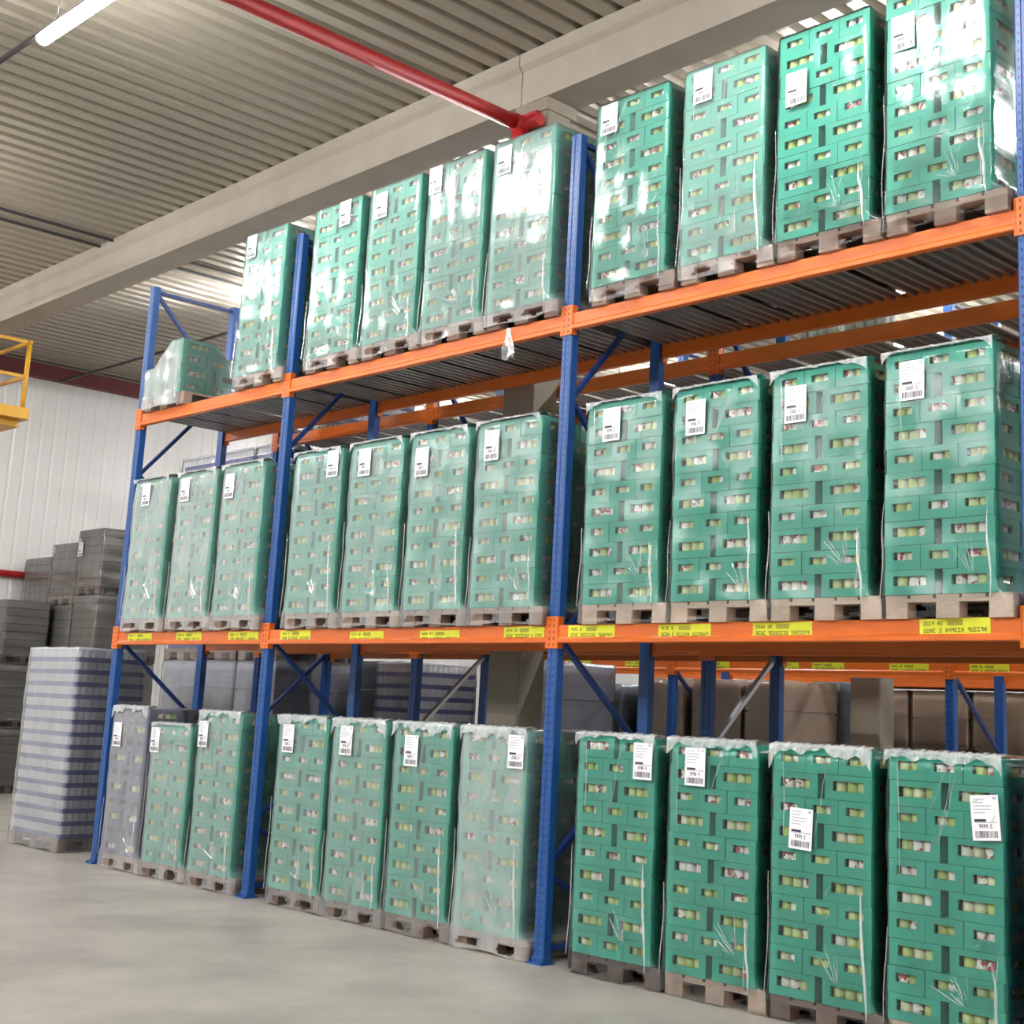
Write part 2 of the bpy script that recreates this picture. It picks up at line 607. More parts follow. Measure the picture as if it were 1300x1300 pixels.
def lamp_row(y, xs, where, LZ=7.13):
    for i, xx in enumerate(xs):
        t = thing('fluorescent_lamp', f'lit tube lamp {where}, {["first","second","third","fourth","fifth","sixth","seventh"][i]} from the end wall', 'lamp', (xx, y, LZ), group='tube lamps ' + where)
        obj('diffuser', ME_DIFF, t)
        obj('housing', ME_HOUS, t)
        for dx in (0.25, 1.25):
            hb = MB()
            hb.cyl((dx, 0, 0.05), (dx, 0, cz(xx + dx) - LZ + 0.03), 0.006, 6)
            build('hanger', hb, M_CONDUIT, t)
    b = MB()
    b.box(XL + 0.3, XR - 0.3, y - 0.018, y + 0.018, LZ + 0.051, LZ + 0.085)
    tag(build('lamp_trunking', b, M_CONDUIT), f'thin dark cable trunking carrying the lamps {where}', 'trunking')


XS = [-8.2, -2.8, 2.6, 8.0, 13.4, 18.8]
lamp_row(-2.52, XS, 'over the front aisle')
lamp_row(-9.4, XS, 'over the aisle behind the camera')
lamp_row(-11.6, XS, 'added as unseen fill behind the camera')  # made-up row out of view, added to brighten the load fronts
lamp_row(-13.8, XS, 'added as unseen fill farther behind the camera')  # another invented row, extra unseen light on the lower fronts
lamp_row(3.82, [-4.55, 0.6, 5.8, 11.2, 16.6], 'over the aisle behind the racks')
lamp_row(10.15, XS, 'over the far aisle', 7.19)

# ------------------------------------------------------------------ pallet racks
Z1, Z2, BH = 2.3105, 4.6229, 0.1265
FD = 1.06


def post_mesh(h):
    b = MB()
    prof = [(-0.05, 0.075), (-0.05, 0.010), (-0.040, 0.0), (-0.008, 0.0), (-0.004, 0.006), (0.004, 0.006), (0.008, 0.0), (0.040, 0.0), (0.05, 0.010), (0.05, 0.075)]
    b.prism([(x, y, 0) for x, y in prof], (0, 0, h))
    return b.mesh('post', M_POST)


ME_POST = {}
fb = MB()
fb.box(-0.075, 0.07, -0.035, 0.10, 0, 0.012)
fb.box(-0.055, 0.055, -0.004, 0.08, 0.012, 0.05)
for sx in (-0.06, 0.055):
    fb.cyl((sx, -0.02, 0.012), (sx, -0.02, 0.026), 0.01, 8)
ME_FOOT = fb.mesh('base_plate', M_POST)

cb = MB()   # beam end connector: wraps the post front, local origin on post axis at beam top
cb.box(-0.056, 0.056, -0.010, -0.001, -0.165, 0.062, c=0.003)
for sx in (-0.022, 0.022):
    for k in range(5):
        zz = 0.040 - k * 0.045
        cb.box(sx - 0.006, sx + 0.006, -0.0108, -0.0098, zz - 0.010, zz + 0.010, 1)
ME_CONN = cb.mesh('connector', [M_ORANGE, mat('connector_hole', (0.25, 0.03, 0.008), 0.6)])
sb = MB()
sb.box(0.05, 0.062, -0.010, 0.045, -0.165, 0.062)
ME_CONNS = sb.mesh('connector_side', M_ORANGE)


def beam_mesh(L):
    b = MB()
    prof = [(0.045, 0.0), (0.045, -BH), (-0.002, -BH), (-0.010, -BH + 0.006), (-0.010, -BH + 0.030), (0.0, -BH + 0.044), (0.0, -0.004), (0.004, 0.0)]
    b.prism([(0, y, z) for y, z in prof], (L, 0, 0))
    return b.mesh('beam', M_ORANGE)


def glyph_row(b, x0, x1, z0, z1, y, rng, mi=1, gaps=(4, 5, 7, 12, 13)):
    """small dark marks standing for a line of print too small to read"""
    n = max(6, int((x1 - x0) / ((z1 - z0) * 0.78)))
    st = (x1 - x0) / n
    for k in range(n):
        if k % 9 in (4,) or (k % 9 == 6 and rng.random() < 0.6):
            continue
        xa = x0 + k * st
        xb = xa + st * 0.74
        t = (z1 - z0) * 0.22
        s = rng.randrange(5)
        if s in (0, 1, 2):
            b.box(xa, xa + st * 0.24, y - 0.0006, y, z0, z1, mi)
        if s in (0, 2, 3):
            b.box(xa + st * 0.5, xb, y - 0.0006, y, z0, z1, mi)
        if s in (1, 3, 4):
            b.box(xa, xb, y - 0.0006, y, z1 - t, z1, mi)
        if s in (0, 3, 4):
            b.box(xa, xb, y - 0.0006, y, (z0 + z1 - t) / 2, (z0 + z1 + t) / 2, mi)
        if s in (1, 2, 4):
            b.box(xa, xb, y - 0.0006, y, z0, z0 + t, mi)


def loc_label(parent, x, w, dz=0.0, h=0.088, tilt=0.0, simple=False):
    b = MB()
    b.box(-w / 2, w / 2, -0.0016, 0, -h / 2, h / 2, 0)
    rng = random.Random(int(x * 1000))
    glyph_row(b, -w * 0.44, -w * 0.16, h * 0.10, h * 0.34, -0.0016, rng)
    b.box(-w * 0.10, w * 0.12, -0.0022, -0.0016, h * 0.06, h * 0.38, 2)
    glyph_row(b, -w * 0.44, w * 0.46, -h * 0.38, -h * 0.10, -0.0016, rng)
    o = build('location_label', b, [M_YELLOW, M_INKY, M_YSMUDGE], parent, (x, -0.0005, -0.056 + dz))
    o.rotation_euler = (0, tilt, 0)
    o['label'] = 'yellow location label with two lines of small dark print'


M_YSMUDGE = mat('location_label_shaded_print', (0.38, 0.37, 0.03), 0.6)


def rack(label, posts, y0, H=6.05, levels=(Z1, Z2), decks=True, labels=None, dash=(), flip_braces=False, depth=FD, deck_bays=None, galv=()):
    root = thing('pallet_rack', label, 'pallet rack', (0, y0, 0), group='pallet racks')
    if H not in ME_POST:
        ME_POST[H] = post_mesh(H)
    for px in posts:
        c = px + 0.05
        for yy, ry in ((0.0, 0.0), (depth, PI)):
            obj('post', ME_POST[H], root, (c, yy, 0), ry)
            obj('base_plate', ME_FOOT, root, (c, yy, 0), ry)
        ya, yb = 0.07, depth - 0.07
        if flip_braces:
            ya, yb = yb, ya
        nodes = [(ya, 0.66), (yb, 1.45), (ya, 2.22), (yb, 3.15), (ya, 3.98), (yb, 5.05), (ya, H - 0.08)]
        segs = [((ya, 0.58), (yb, 0.14))] + list(zip(nodes, nodes[1:])) + [((ya, H - 0.05), (yb, H - 0.05)), ((ya, 0.10), (yb, 0.10))]
        for i, (a, e) in enumerate(segs):
            b = MB()
            b.bar((c, a[0], a[1]), (c, e[0], e[1]), 0.045, 0.032)
            zn = (px in galv and i == 2)
            o = build('brace', b, M_BRACEZ if zn else M_BRACE, root)
    for bi, (pa, pb) in enumerate(zip(posts, posts[1:])):
        L = pb - pa - 0.1 - 0.024
        bmesh_ = beam_mesh(L)
        for li, z in enumerate(levels):
            for side in (0, 1):
                bo = obj('beam', bmesh_, root, (pa + 0.112, 0.0, z) if side == 0 else (pb - 0.012, depth, z), 0 if side == 0 else PI)
                # connectors at both ends, in the beam's own frame
                if side == 0 or True:
                    c1 = obj('connector', ME_CONN, bo, (-0.062, 0, 0))
                    obj('connector', ME_CONNS, bo, (-0.062, 0, 0))
                    b = MB()
                    b.box(L, L + 0.012, -0.010, 0.045, -0.165, 0.062)
                    build('connector', b, M_ORANGE, bo)
                    if bi == len(posts) - 2:
                        obj('connector', ME_CONN, bo, (L + 0.062, 0, 0))
                if side == 0 and labels and li == 0:
                    for (xc, wd, dz, tl) in labels[bi]:
                        loc_label(bo, xc - pa - 0.112, wd, dz, tilt=tl)
            if decks and (deck_bays is None or bi in deck_bays):
                nP = round((pb - pa - 0.1) / 0.45)
                wP = (pb - pa - 0.1) / nP
                key = (round(wP, 3), round(depth, 3))
                if key not in ME_DECK:
                    b = MB()
                    nr = 5
                    s = wP / nr
                    pf = []
                    for k in range(nr):
                        x0 = k * s
                        pf += [(x0 + 0.002, -0.004), (x0 + s * 0.52, -0.004), (x0 + s * 0.60, -0.034), (x0 + s * 0.92, -0.034)]
                    pf2 = [(x, z + 0.003) for x, z in reversed(pf)]
                    b.prism([(x, 0.047, z) for x, z in pf + pf2], (0, depth - 0.094, 0))
                    ME_DECK[key] = b.mesh('deck_panel', M_DECK)
                for k in range(nP):
                    obj('deck_panel', ME_DECK[key], root, (pa + 0.1 + k * wP, 0, z))
    return root


ME_DECK = {}
LA = [[(0.56, 0.48, 0, 0), (1.515, 0.47, 0.002, 0), (2.48, 0.50, 0, 0)],
      [(3.32, 0.46, 0.002, 0), (4.35, 0.46, -0.012, 0), (5.29, 0.48, -0.014, 0), (6.25, 0.43, 0.004, 0)],
      [(6.935, 0.45, 0.006, 0), (7.785, 0.45, 0.004, 0), (8.575, 0.45, 0.006, 0), (9.76, 0.44, 0.012, -0.02)], []]
rack('blue and orange pallet rack in front, holding the green wrapped pallets', [0.0, 2.8, 6.5, 10.17, 12.97], 0.0, labels=LA)
rack('blue and orange pallet rack standing back to back behind the front rack', [0.22, 2.98, 6.63, 10.33], 1.56, deck_bays=(0, 1, 2), flip_braces=True, depth=0.98, galv=(2.98, 6.63))
LC = [[(4.05, 0.36, 0, 0), (5.05, 0.22, 0, 0), (5.75, 0.40, 0, 0), (6.22, 0.42, -0.006, 0)], [(7.2, 0.42, -0.004, 0), (8.2, 0.42, 0, 0), (9.2, 0.42, 0, 0)]]
LC = [[(0.6, .4, 0, 0), (1.55, 0.45, 0, 0), (2.55, 0.40, 0, 0)], [(3.75, 0.36, 0, 0), (4.75, 0.25, 0, 0), (5.25, 0.40, 0, 0), (6.22, 0.45, -0.006, 0)], [(7.1, 0.42, -0.004, 0), (8.2, 0.42, 0, 0), (9.2, 0.42, 0, 0)]]
rack('blue rack with yellow labelled orange beams across the next aisle', [0.35, 3.02, 6.62, 10.3], 5.3, labels=LC, levels=(2.328, Z2), decks=False)
rack('farthest blue and orange rack, beyond the pale column', [-0.6, 3.0, 6.65, 10.3], 8.9, decks=False)


# ------------------------------------------------------------------ pallets
def pallet_meshes(w, d):
    k = (w, d)
    if k in PAL:
        return PAL[k]
    b = MB()
    nb = 5
    bw = 0.145 if w < 1 else 0.145
    nb = 5 if w < 1 else 7
    gap = (w - nb * bw) / (nb - 1)
    for i in range(nb):
        x0 = -w / 2 + i * (bw + gap)
        b.box(x0, x0 + bw, 0, d, 0.113, 0.135)
    for y0 in (0.0, d / 2 - 0.05, d - 0.10):
        b.box(-w / 2, w / 2, y0 + 0.001, y0 + 0.099, 0.092, 0.113)
    deck = b.mesh('pallet', M_WOOD)
    b = MB()
    b.box(-0.0725, 0.0725, 0, 0.10, 0.0, 0.071, c=0.004)
    blk = b.mesh('block', M_WOOD)
    b = MB()
    b.box(-0.0715, 0.0715, 0.001, d - 0.001, 0, 0.021)
    bb = b.mesh('bottom_board', M_WOOD)
    PAL[k] = (deck, blk, bb)
    return PAL[k]


PAL = {}


def add_pallet(root, w=0.8, d=1.2, tone=0.5, detail=True):
    deck, blk, bb = pallet_meshes(w, d)
    p = obj('pallet', deck, root)
    p['tone'] = tone
    for xx in (-w / 2 + 0.0725, 0, w / 2 - 0.0725):
        o = obj('bottom_board', bb, p, (xx, 0, 0))
        o['tone'] = tone
        for yy in (0, d / 2 - 0.05, d - 0.10):
            o = obj('block', blk, p, (xx, yy, 0.021))
            o['tone'] = tone
    return p


# ------------------------------------------------------------------ green display boxes with windows
AW, AD, BW_, BD, BHH = 0.326, 0.285, 0.2305, 0.384, 0.1395


def box_mesh(name, w, d, h, shell, inner):
    """carton of width w (x), depth d (y): a window cut in every side, dark inside"""
    b = MB()

    def side(o, ux, length):
        long = length > 0.3
        ww, wh, wz = (0.216, 0.056, 0.078) if long else (0.126, 0.046, 0.080)
        n = Vector((ux.y, -ux.x, 0))     # outward
        P = lambda s, z, dn=0.0: o + ux * s + Vector((0, 0, z)) - n * dn
        s0, s1 = (length - ww) / 2, (length + ww) / 2
        z0, z1 = wz - wh / 2, wz + wh / 2
        b.face([P(0, 0), P(length, 0), P(length, z0), P(0, z0)])
        b.face([P(0, z1), P(length, z1), P(length, h), P(0, h)])
        b.face([P(0, z0), P(s0, z0), P(s0, z1), P(0, z1)])
        b.face([P(s1, z0), P(length, z0), P(length, z1), P(s1, z1)])
        t = 0.012
        b.face([P(s0, z0), P(s1, z0), P(s1, z0, t), P(s0, z0, t)])
        b.face([P(s0, z1, t), P(s1, z1, t), P(s1, z1), P(s0, z1)])
        b.face([P(s0, z0), P(s0, z0, t), P(s0, z1, t), P(s0, z1)])
        b.face([P(s1, z0, t), P(s1, z0), P(s1, z1), P(s1, z1, t)])
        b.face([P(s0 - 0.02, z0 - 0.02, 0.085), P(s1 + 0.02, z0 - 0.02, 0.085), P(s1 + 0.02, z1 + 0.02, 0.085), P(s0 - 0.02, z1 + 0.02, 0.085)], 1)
    hw = w / 2
    side(Vector((-hw, 0, 0)), Vector((1, 0, 0)), w)
    side(Vector((hw, 0, 0)), Vector((0, 1, 0)), d)
    side(Vector((hw, d, 0)), Vector((-1, 0, 0)), w)
    side(Vector((-hw, d, 0)), Vector((0, -1, 0)), d)
    b.face([(-hw, 0, 0), (-hw, d, 0), (hw, d, 0), (hw, 0, 0)])
    b.face([(-hw, 0, h), (hw, 0, h), (hw, d, h), (-hw, d, h)])
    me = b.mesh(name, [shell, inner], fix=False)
    return me


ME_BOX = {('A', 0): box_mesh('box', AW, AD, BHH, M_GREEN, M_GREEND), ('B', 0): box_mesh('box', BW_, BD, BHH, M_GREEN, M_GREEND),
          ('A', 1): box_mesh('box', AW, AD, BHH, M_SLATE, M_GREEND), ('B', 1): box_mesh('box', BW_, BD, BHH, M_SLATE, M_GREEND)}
b = MB()
b.cyl((0, 0, 0.006), (0, 0, 0.100), 0.0345, 12)
b.cyl((0, 0, 0.100), (0, 0, 0.112), 0.0345, 12, r2=0.030)
b.cyl((0, 0, 0.112), (0, 0, 0.128), 0.031, 12)
ME_JAR = b.mesh('jar', M_JAR)


def film_mesh(name, w, d, H, seed, z0=0.012, hfun=None, sh=0.0):
    """stretch film skin: rounded rectangle walls with creases and a top sheet"""
    rng = random.Random(seed)
    ph = [rng.uniform(0, 6.28) for _ in range(12)]
    am = [rng.uniform(0.4, 1.0) for _ in range(12)]
    v, f = [], []
    r = 0.018
    per = []
    hw = w / 2
    nx, ny, nc = 30, 20, 4

    def arc(cx, cy, a0):
        for k in range(nc + 1):
            a = a0 + (PI / 2) * k / nc
            per.append((cx + r * math.cos(a), cy + r * math.sin(a), math.cos(a), math.sin(a)))
    arc(-hw + r, r, PI)
    for k in range(1, nx):
        per.append((-hw + r + (w - 2 * r) * k / nx, 0, 0, -1))
    arc(hw - r, r, 1.5 * PI)
    for k in range(1, ny):
        per.append((hw, r + (d - 2 * r) * k / ny, 1, 0))
    arc(hw - r, d - r, 0)
    for k in range(1, nx):
        per.append((hw - r - (w - 2 * r) * k / nx, d, 0, 1))
    arc(-hw + r, d - r, PI / 2)
    for k in range(1, ny):
        per.append((-hw, d - r - (d - 2 * r) * k / ny, -1, 0))
    n = len(per)
    nz = 30
    for j in range(nz + 1):
        t = j / nz
        t = t ** 1.5
        for i, (px, py, ax, ay) in enumerate(per):
            top = hfun(px, py) if hfun else H
            z = z0 + (top - z0) * t
            s = px * 1.0 + py * 0.7
            o = 0.004 * (am[0] * math.sin(9 * s + 5 * z + ph[0]) + am[1] * math.sin(17 * s - 7 * z + ph[1]) + am[2] * math.sin(4 * s + 23 * z + ph[2]) + am[3] * math.sin(31 * s + 3 * z + ph[3]) * 0.6)
            o = max(-0.006, o)
            base = 0.016
            if z < 0.16:
                base += 0.004 + 0.006 * math.sin(13 * s + ph[4])
            if t > 0.985:
                base -= 0.010
            k = base + o
            fs = sh * max(0.0, min(1.0, (0.175 - z) / 0.05))
            v.append(((px + ax * k) * (1 + 0.135 * fs) + 0.042 * fs, py + ay * k, z + (0.008 * math.sin(11 * s + ph[5]) if j == 0 else 0)))
    for j in range(nz):
        for i in range(n):
            i2 = (i + 1) % n
            if sh and per[i][3] < -0.99 and per[i2][3] < -0.99:
                q = v[j * n + i]
                q2 = v[(j + 1) * n + i2]
                mx_, mz_ = (q[0] + q2[0]) / 2 - 0.042, (q[2] + q2[2]) / 2
                hole = False
                for sgn in (-1, 1):
                    rx = 0.105 + 0.02 * math.sin(ph[7] + sgn)
                    rz_ = 0.036 + 0.012 * math.sin(ph[8] + 2 * sgn)
                    if ((mx_ - sgn * 0.19 - 0.02 * math.sin(ph[9] * sgn)) / rx) ** 2 + ((mz_ - 0.058) / rz_) ** 2 < 1:
                        hole = True
                if hole:
                    continue
            f.append((j * n + i, j * n + i2, (j + 1) * n + i2, (j + 1) * n + i))
    # top sheet: shrink rings to the centre
    cx, cy = 0.0, d / 2
    prev = nz * n
    for q, sc in enumerate((0.9, 0.6, 0.25)):
        st = len(v)
        for i, (px, py, ax, ay) in enumerate(per):
            x, y = cx + (px - cx) * sc, cy + (py - cy) * sc
            top = hfun(x, y) if hfun else H
            v.append((x, y, top + 0.006 + 0.004 * math.sin(15 * x + 9 * y + ph[6] + q)))
        for i in range(n):
            i2 = (i + 1) % n
            f.append((prev + i, prev + i2, st + i2, st + i))
        prev = st
    v.append((cx, cy, (hfun(cx, cy) if hfun else H) + 0.006))
    for i in range(n):
        f.append((prev + i, prev + (i + 1) % n, len(v) - 1))
    me = D.meshes.new(name)
    me.from_pydata(v, [], f)
    me.materials.append(M_FILM)
    me.polygons.foreach_set('use_smooth', [True] * len(f))
    me.update()
    return me


def hem_mesh(seed, w=0.8, top=0.11, drop=0.05, H=0.0):
    """crumpled white rim where the film ends are gathered along the top edge"""
    rng = random.Random(seed)
    ph = [rng.uniform(0, 6.28) for _ in range(8)]
    v, f = [], []
    nx, nr = 48, 7
    for i in range(nx + 1):
        t = i / nx
        x = -w / 2 - 0.012 + (w + 0.024) * t
        dr = drop * (0.45 + 0.16 * math.sin(6 * t + ph[0]) + 0.16 * math.sin(17 * t + ph[1]) + 0.10 * math.sin(41 * t + ph[4])) + 0.07 * (abs(2 * t - 1) ** 8)
        dr = max(0.012, dr)
        for k in range(nr):
            s = k / (nr - 1)
            cr = 0.005 * math.sin(60 * t + 9 * s + ph[2]) + 0.005 * math.sin(95 * t - 5 * s + ph[3])
            if s < 0.5:
                u = 1 - s / 0.5
                y, z = -0.020 + top * u, H + 0.016 + 0.012 * math.sin(PI * u) + cr
            else:
                u = (s - 0.5) / 0.5
                y, z = -0.026 - cr, H + 0.016 - dr * u
            v.append((x, y + (cr if s < 0.5 else 0), z))
    for i in range(nx):
        for k in range(nr - 1):
            a = i * nr + k
            f.append((a, a + 1, a + nr + 1, a + nr))
    me = D.meshes.new('film_hem')
    me.from_pydata(v, [], f)
    me.materials.append(M_FILM)
    me.polygons.foreach_set('use_smooth', [True] * len(f))
    me.update()
    return me


def crease_glint_mesh(seed, H, w=0.70):
    """bright gathered folds and painted glints standing on the front of the film"""
    rng = random.Random(seed)
    out = []

    def ribbon(pts, wd):
        v, f = [], []
        st = 0
        m = len(pts)
        for i, (x, z) in enumerate(pts):
            a = pts[max(0, i - 1)]
            c = pts[min(m - 1, i + 1)]
            dx, dz = c[0] - a[0], c[1] - a[1]
            L = math.hypot(dx, dz) or 1
            t = i / (m - 1)
            ww = wd * (0.25 + 0.75 * math.sin(PI * min(1, max(0, t))) ** 0.6) / 2
            nx_, nz_ = -dz / L * ww, dx / L * ww
            y = -0.032
            v.append((x + nx_, y, z + nz_))
            v.append((x, y - 0.006, z))
            v.append((x - nx_, y, z - nz_))
        for i in range(m - 1):
            p = st + i * 3
            f.append((p, p + 3, p + 4, p + 1))
            f.append((p + 1, p + 4, p + 5, p + 2))
        me = D.meshes.new('film_crease')
        me.from_pydata(v, [], f)
        me.materials.append(M_FILM)
        me.polygons.foreach_set('use_smooth', [True] * len(f))
        me.update()
        out.append(me)

    def line(x0, z0, x1, z1, wd, wob=0.006, n=14):
        a, b_ = rng.uniform(0, 6), rng.uniform(5, 11)
        ribbon([(x0 + (x1 - x0) * k / n + wob * math.sin(a + b_ * k / n), z0 + (z1 - z0) * k / n) for k in range(n + 1)], wd)
    hw = w / 2
    # gathers along the vertical edges
    line(hw - 0.01, 0.10, hw - 0.03 - rng.uniform(0, .03), rng.uniform(0.5, 0.9), rng.uniform(0.010, 0.022))
    if rng.random() < 0.7:
        line(hw - 0.05, 0.14, hw - 0.02, rng.uniform(0.3, 0.6), 0.007)
    line(-hw - 0.005, 0.12, -hw + 0.012, rng.uniform(0.6, 1.3), rng.uniform(0.006, 0.012))
    # fan of short pulls from a lower corner
    cx, cz_ = rng.choice((0.16, 0.24, 0.30)), rng.uniform(0.16, 0.30)
    for k in range(rng.randrange(4, 8)):
        a = PI * (0.52 + 0.06 * k) + rng.uniform(-.05, .05)
        L = rng.uniform(0.08, 0.26)
        r0_ = rng.uniform(0.02, 0.06)
        line(cx + r0_ * math.cos(a), cz_ + r0_ * math.sin(a), cx + L * math.cos(a), cz_ + L * math.sin(a), rng.uniform(0.003, 0.006), 0.002, 8)
    # diagonal pulls near the top
    if rng.random() < 0.8:
        x0 = rng.uniform(-0.05, 0.22)
        for k in range(rng.randrange(1, 4)):
            line(x0 + 0.02 * k, H - 0.05 - 0.03 * k, x0 - rng.uniform(0.06, 0.16), H - rng.uniform(0.25, 0.5), 0.004, 0.004, 10)
    if rng.random() < 0.6:
        x0 = -hw + rng.uniform(0.05, 0.12)
        line(x0, H - 0.03, x0 + 0.01, H - rng.uniform(0.4, 0.7), 0.006, 0.003)
    for k in range(rng.randrange(6, 12)):  # random short glints of light, drawn as whitish ribbons
        x0, z0_ = rng.uniform(0.05, hw - 0.04), rng.uniform(0.3, H - 0.2)
        line(x0, z0_, x0 + rng.uniform(0.02, 0.06), z0_ + rng.uniform(0.02, 0.07), 0.004, 0.001, 5)
    return out


def paper_mesh(w, h, seed):
    b = MB()
    rng = random.Random(seed)
    b.box(-w / 2, w / 2, -0.0015, 0, -h / 2, h / 2, 0)
    y = -0.0016
    for k in range(5):
        z = h * (0.40 - k * 0.075)
        x1 = w * (rng.uniform(-0.1, 0.30) if k else 0.0)
        b.box(-w * 0.40, x1, y - 0.0004, y, z, z + h * 0.022, 2)
    b.box(w * 0.30, w * 0.43, y - 0.0004, y, h * 0.40, h * 0.455, 2)
    b.box(-w * 0.42, w * 0.42, y - 0.0004, y, -h * 0.105, -h * 0.095, 1)
    b.box(-w * 0.40, w * 0.02, y - 0.0004, y, -h * 0.085, -h * 0.03, 1)
    glyph_row(b, -w * 0.24, w * 0.24, -h * 0.235, -h * 0.145, y, rng, 1)
    x = -w * 0.40
    while x < w * 0.40:
        bw = rng.choice((0.002, 0.003, 0.005))
        b.box(x, min(x + bw, w * 0.41), y - 0.0004, y, -h * 0.44, -h * 0.29, 1)
        x += bw + rng.choice((0.002, 0.003, 0.004))
    return b.mesh('shipping_label', [M_PAPER, M_INK, M_INKG])


ME_PAPER = [paper_mesh(0.165, 0.235, s) for s in range(4)]
ME_HEM = {}
ME_CRE = {}
ME_FILM = {}


OX, OY = -0.042, -0.022      # the loads overhang their pallets a little


def wrapped_stack(label, x, y, z, n=10, top='B', tone=0.5, haze=0.15, kind=0, papers=(), hem=0.0, group='', partial=False, cat='pallet load', rz=None):
    haze *= 1.15 if x < 2.6 else (1.15 if x < 6.4 else 1.0)  # whiter haze in the left bays, painting in the grazing reflection
    root = thing('wrapped_pallet', label, cat, (x, y, z), (R.uniform(-0.006, 0.006) if rz is None else rz), group)
    add_pallet(root, tone=tone)
    lz = 0.1355
    H = 0.1355 + n * 0.142
    for k in range(n):
        typ = top if (n - 1 - k) % 2 == 0 else ('A' if top == 'B' else 'B')
        jx, jy = R.uniform(-0.006, 0.006), R.uniform(-0.003, 0.005)
        if typ == 'A':
            cells = [(cx, 0.008 + r * 0.299, r, cx > 0) for r in range(4) for cx in (-0.188, 0.188)]
        else:
            cells = [(cx, 0.008 + r * 0.408, r, cx > 0.1) for r in range(3) for cx in (-0.234, 0.0, 0.234) if not (r == 1 and cx == 0.0)]
        if partial and k == n - 1:
            cells = [c for c in cells if c[3] and c[2] != 1]
        if partial and k == n - 2:
            cells = [c for c in cells if c[3] or c[2] > 1]
        for cx, cy, r, right in cells:
            bx = obj('box', ME_BOX[(typ, kind)], root, (OX + cx + jx + R.uniform(-0.0015, 0.0015), OY + cy + jy + R.uniform(-0.002, 0.002), lz + k * 0.142), R.uniform(-0.003, 0.003))
            w, d = (AW, AD) if typ == 'A' else (BW_, BD)
            if r == 0 and not (kind == 1 and typ == 'B'):
                if typ == 'A':
                    xs = (-0.073, 0.0, 0.073)
                else:
                    xs = (-0.034, 0.036)
                for q in xs:
                    obj('jar', ME_JAR, bx, (q + R.uniform(-0.006, 0.006), 0.052, 0.002), R.uniform(0, 6))
            if right and ((typ == 'A' and r < 2) or (typ == 'B' and r == 0)):
                ys = (d / 2 - 0.034, d / 2 + 0.034) if typ == 'A' else (d / 2 - 0.05, d / 2 + 0.024, d / 2 + 0.097)
                for q in ys:
                    obj('jar', ME_JAR, bx, (w / 2 - 0.052, q, 0.002), R.uniform(0, 6))
    if partial:
        fm = film_mesh('film', 0.70, 1.17, H, 99, hfun=lambda px, py: H - (0.25 if py < 0.55 else 0.12) * max(0.0, min(1.0, (0.12 - px) / 0.3)) - 0.125 * max(0.0, min(1.0, 7 * (0.21 - abs(py - 0.60)))))
    else:
        key = (n, R.randrange(4))
        if key not in ME_FILM:
            ME_FILM[key] = film_mesh('film', 0.70, 1.17, H, key[0] * 7 + key[1] * 31, sh=1.0)
        fm = ME_FILM[key]
    f = obj('film', fm, root, (OX, OY, 0))
    f['haze'] = haze
    f['label'] = 'clear stretch film wrapped round the load'
    if not partial:
        key = (n, R.randrange(6))
        if key not in ME_CRE:
            ME_CRE[key] = crease_glint_mesh(17 + key[1] * 5 + n, H)
        for cm_ in ME_CRE[key]:
            c_ = obj('film_crease', cm_, root, (OX, OY, 0))
            c_['haze'] = 0.85
            c_['label'] = 'white ribbon on the film'
    if hem:
        key = (n, R.randrange(4), hem)
        if key not in ME_HEM:
            ME_HEM[key] = hem_mesh(R.randrange(9999), w=0.70, H=H, drop=hem)
        h = obj('film_hem', ME_HEM[key], root, (OX, OY, 0))
        h['haze'] = 0.75
        h['label'] = 'crumpled white film along the top edge'
    for i, (px, pz, tl) in enumerate(papers):
        o = obj('shipping_label', ME_PAPER[R.randrange(4)], root, (max(OX - 0.265, min(OX + 0.265, px - x)), OY - 0.026, min(H - 0.135, pz - z)))
        o.rotation_euler = (0, tl, 0)
        o['label'] = 'white shipping label with a barcode'
    return root


G2, G1, G0 = 'wrapped pallets on the upper beams', 'wrapped pallets on the lower beams', 'wrapped pallets on the floor'
YB_ = -0.035
X1 = [0.66, 1.55, 2.385]
X2 = [3.59, 4.435, 5.26, 6.075]
X3 = [7.27, 8.09, 8.91, 9.735]
# upper level
wrapped_stack('low part-used load of green boxes under cloudy film, top deck beside end frame', 0.62, YB_, Z2, n=4, top='B', tone=0.62, haze=0.50, group=G2, partial=True)
ORD = ['first', 'second', 'third', 'fourth']
UP = [(2.40, 0.55, 0.24, (2.15, 6.08), 'tall wrapped green load on the upper beams, alone beside the low part-used one'),
      (X2[0], 0.5, 0.22, (3.69, 6.08), 'wrapped green load on the upper beams, just right of the second blue post'),
      (X2[1], 0.55, 0.24, (4.23, 5.99), 'wrapped green load on the upper beams, second from left in middle bay'),
      (X2[2], 0.6, 0.27, (4.97, 6.06), 'wrapped green load on the upper beams with lamp glare, third in middle bay'),
      (X2[3], 0.3, 0.30, (5.83, 6.0), 'glaring wrapped green load on the upper beams, on dark pallet before third post'),
      (X3[0] - 0.04, 0.6, 0.12, (6.98, 6.03), 'wrapped green load on the upper beams, just right of the third blue post'),
      (X3[1], 0.62, 0.26, (7.88, 6.02), 'cloudier wrapped green load on the upper beams, second in right bay'),
      (X3[2], 0.6, 0.04, (8.68, 5.77), 'clear wrapped green load on upper beams, its paper label set lower than the others'),
      (X3[3], 0.62, 0.06, (9.48, 5.90), 'nearest wrapped green load on the upper beams, glaring, beside the right-hand post')]
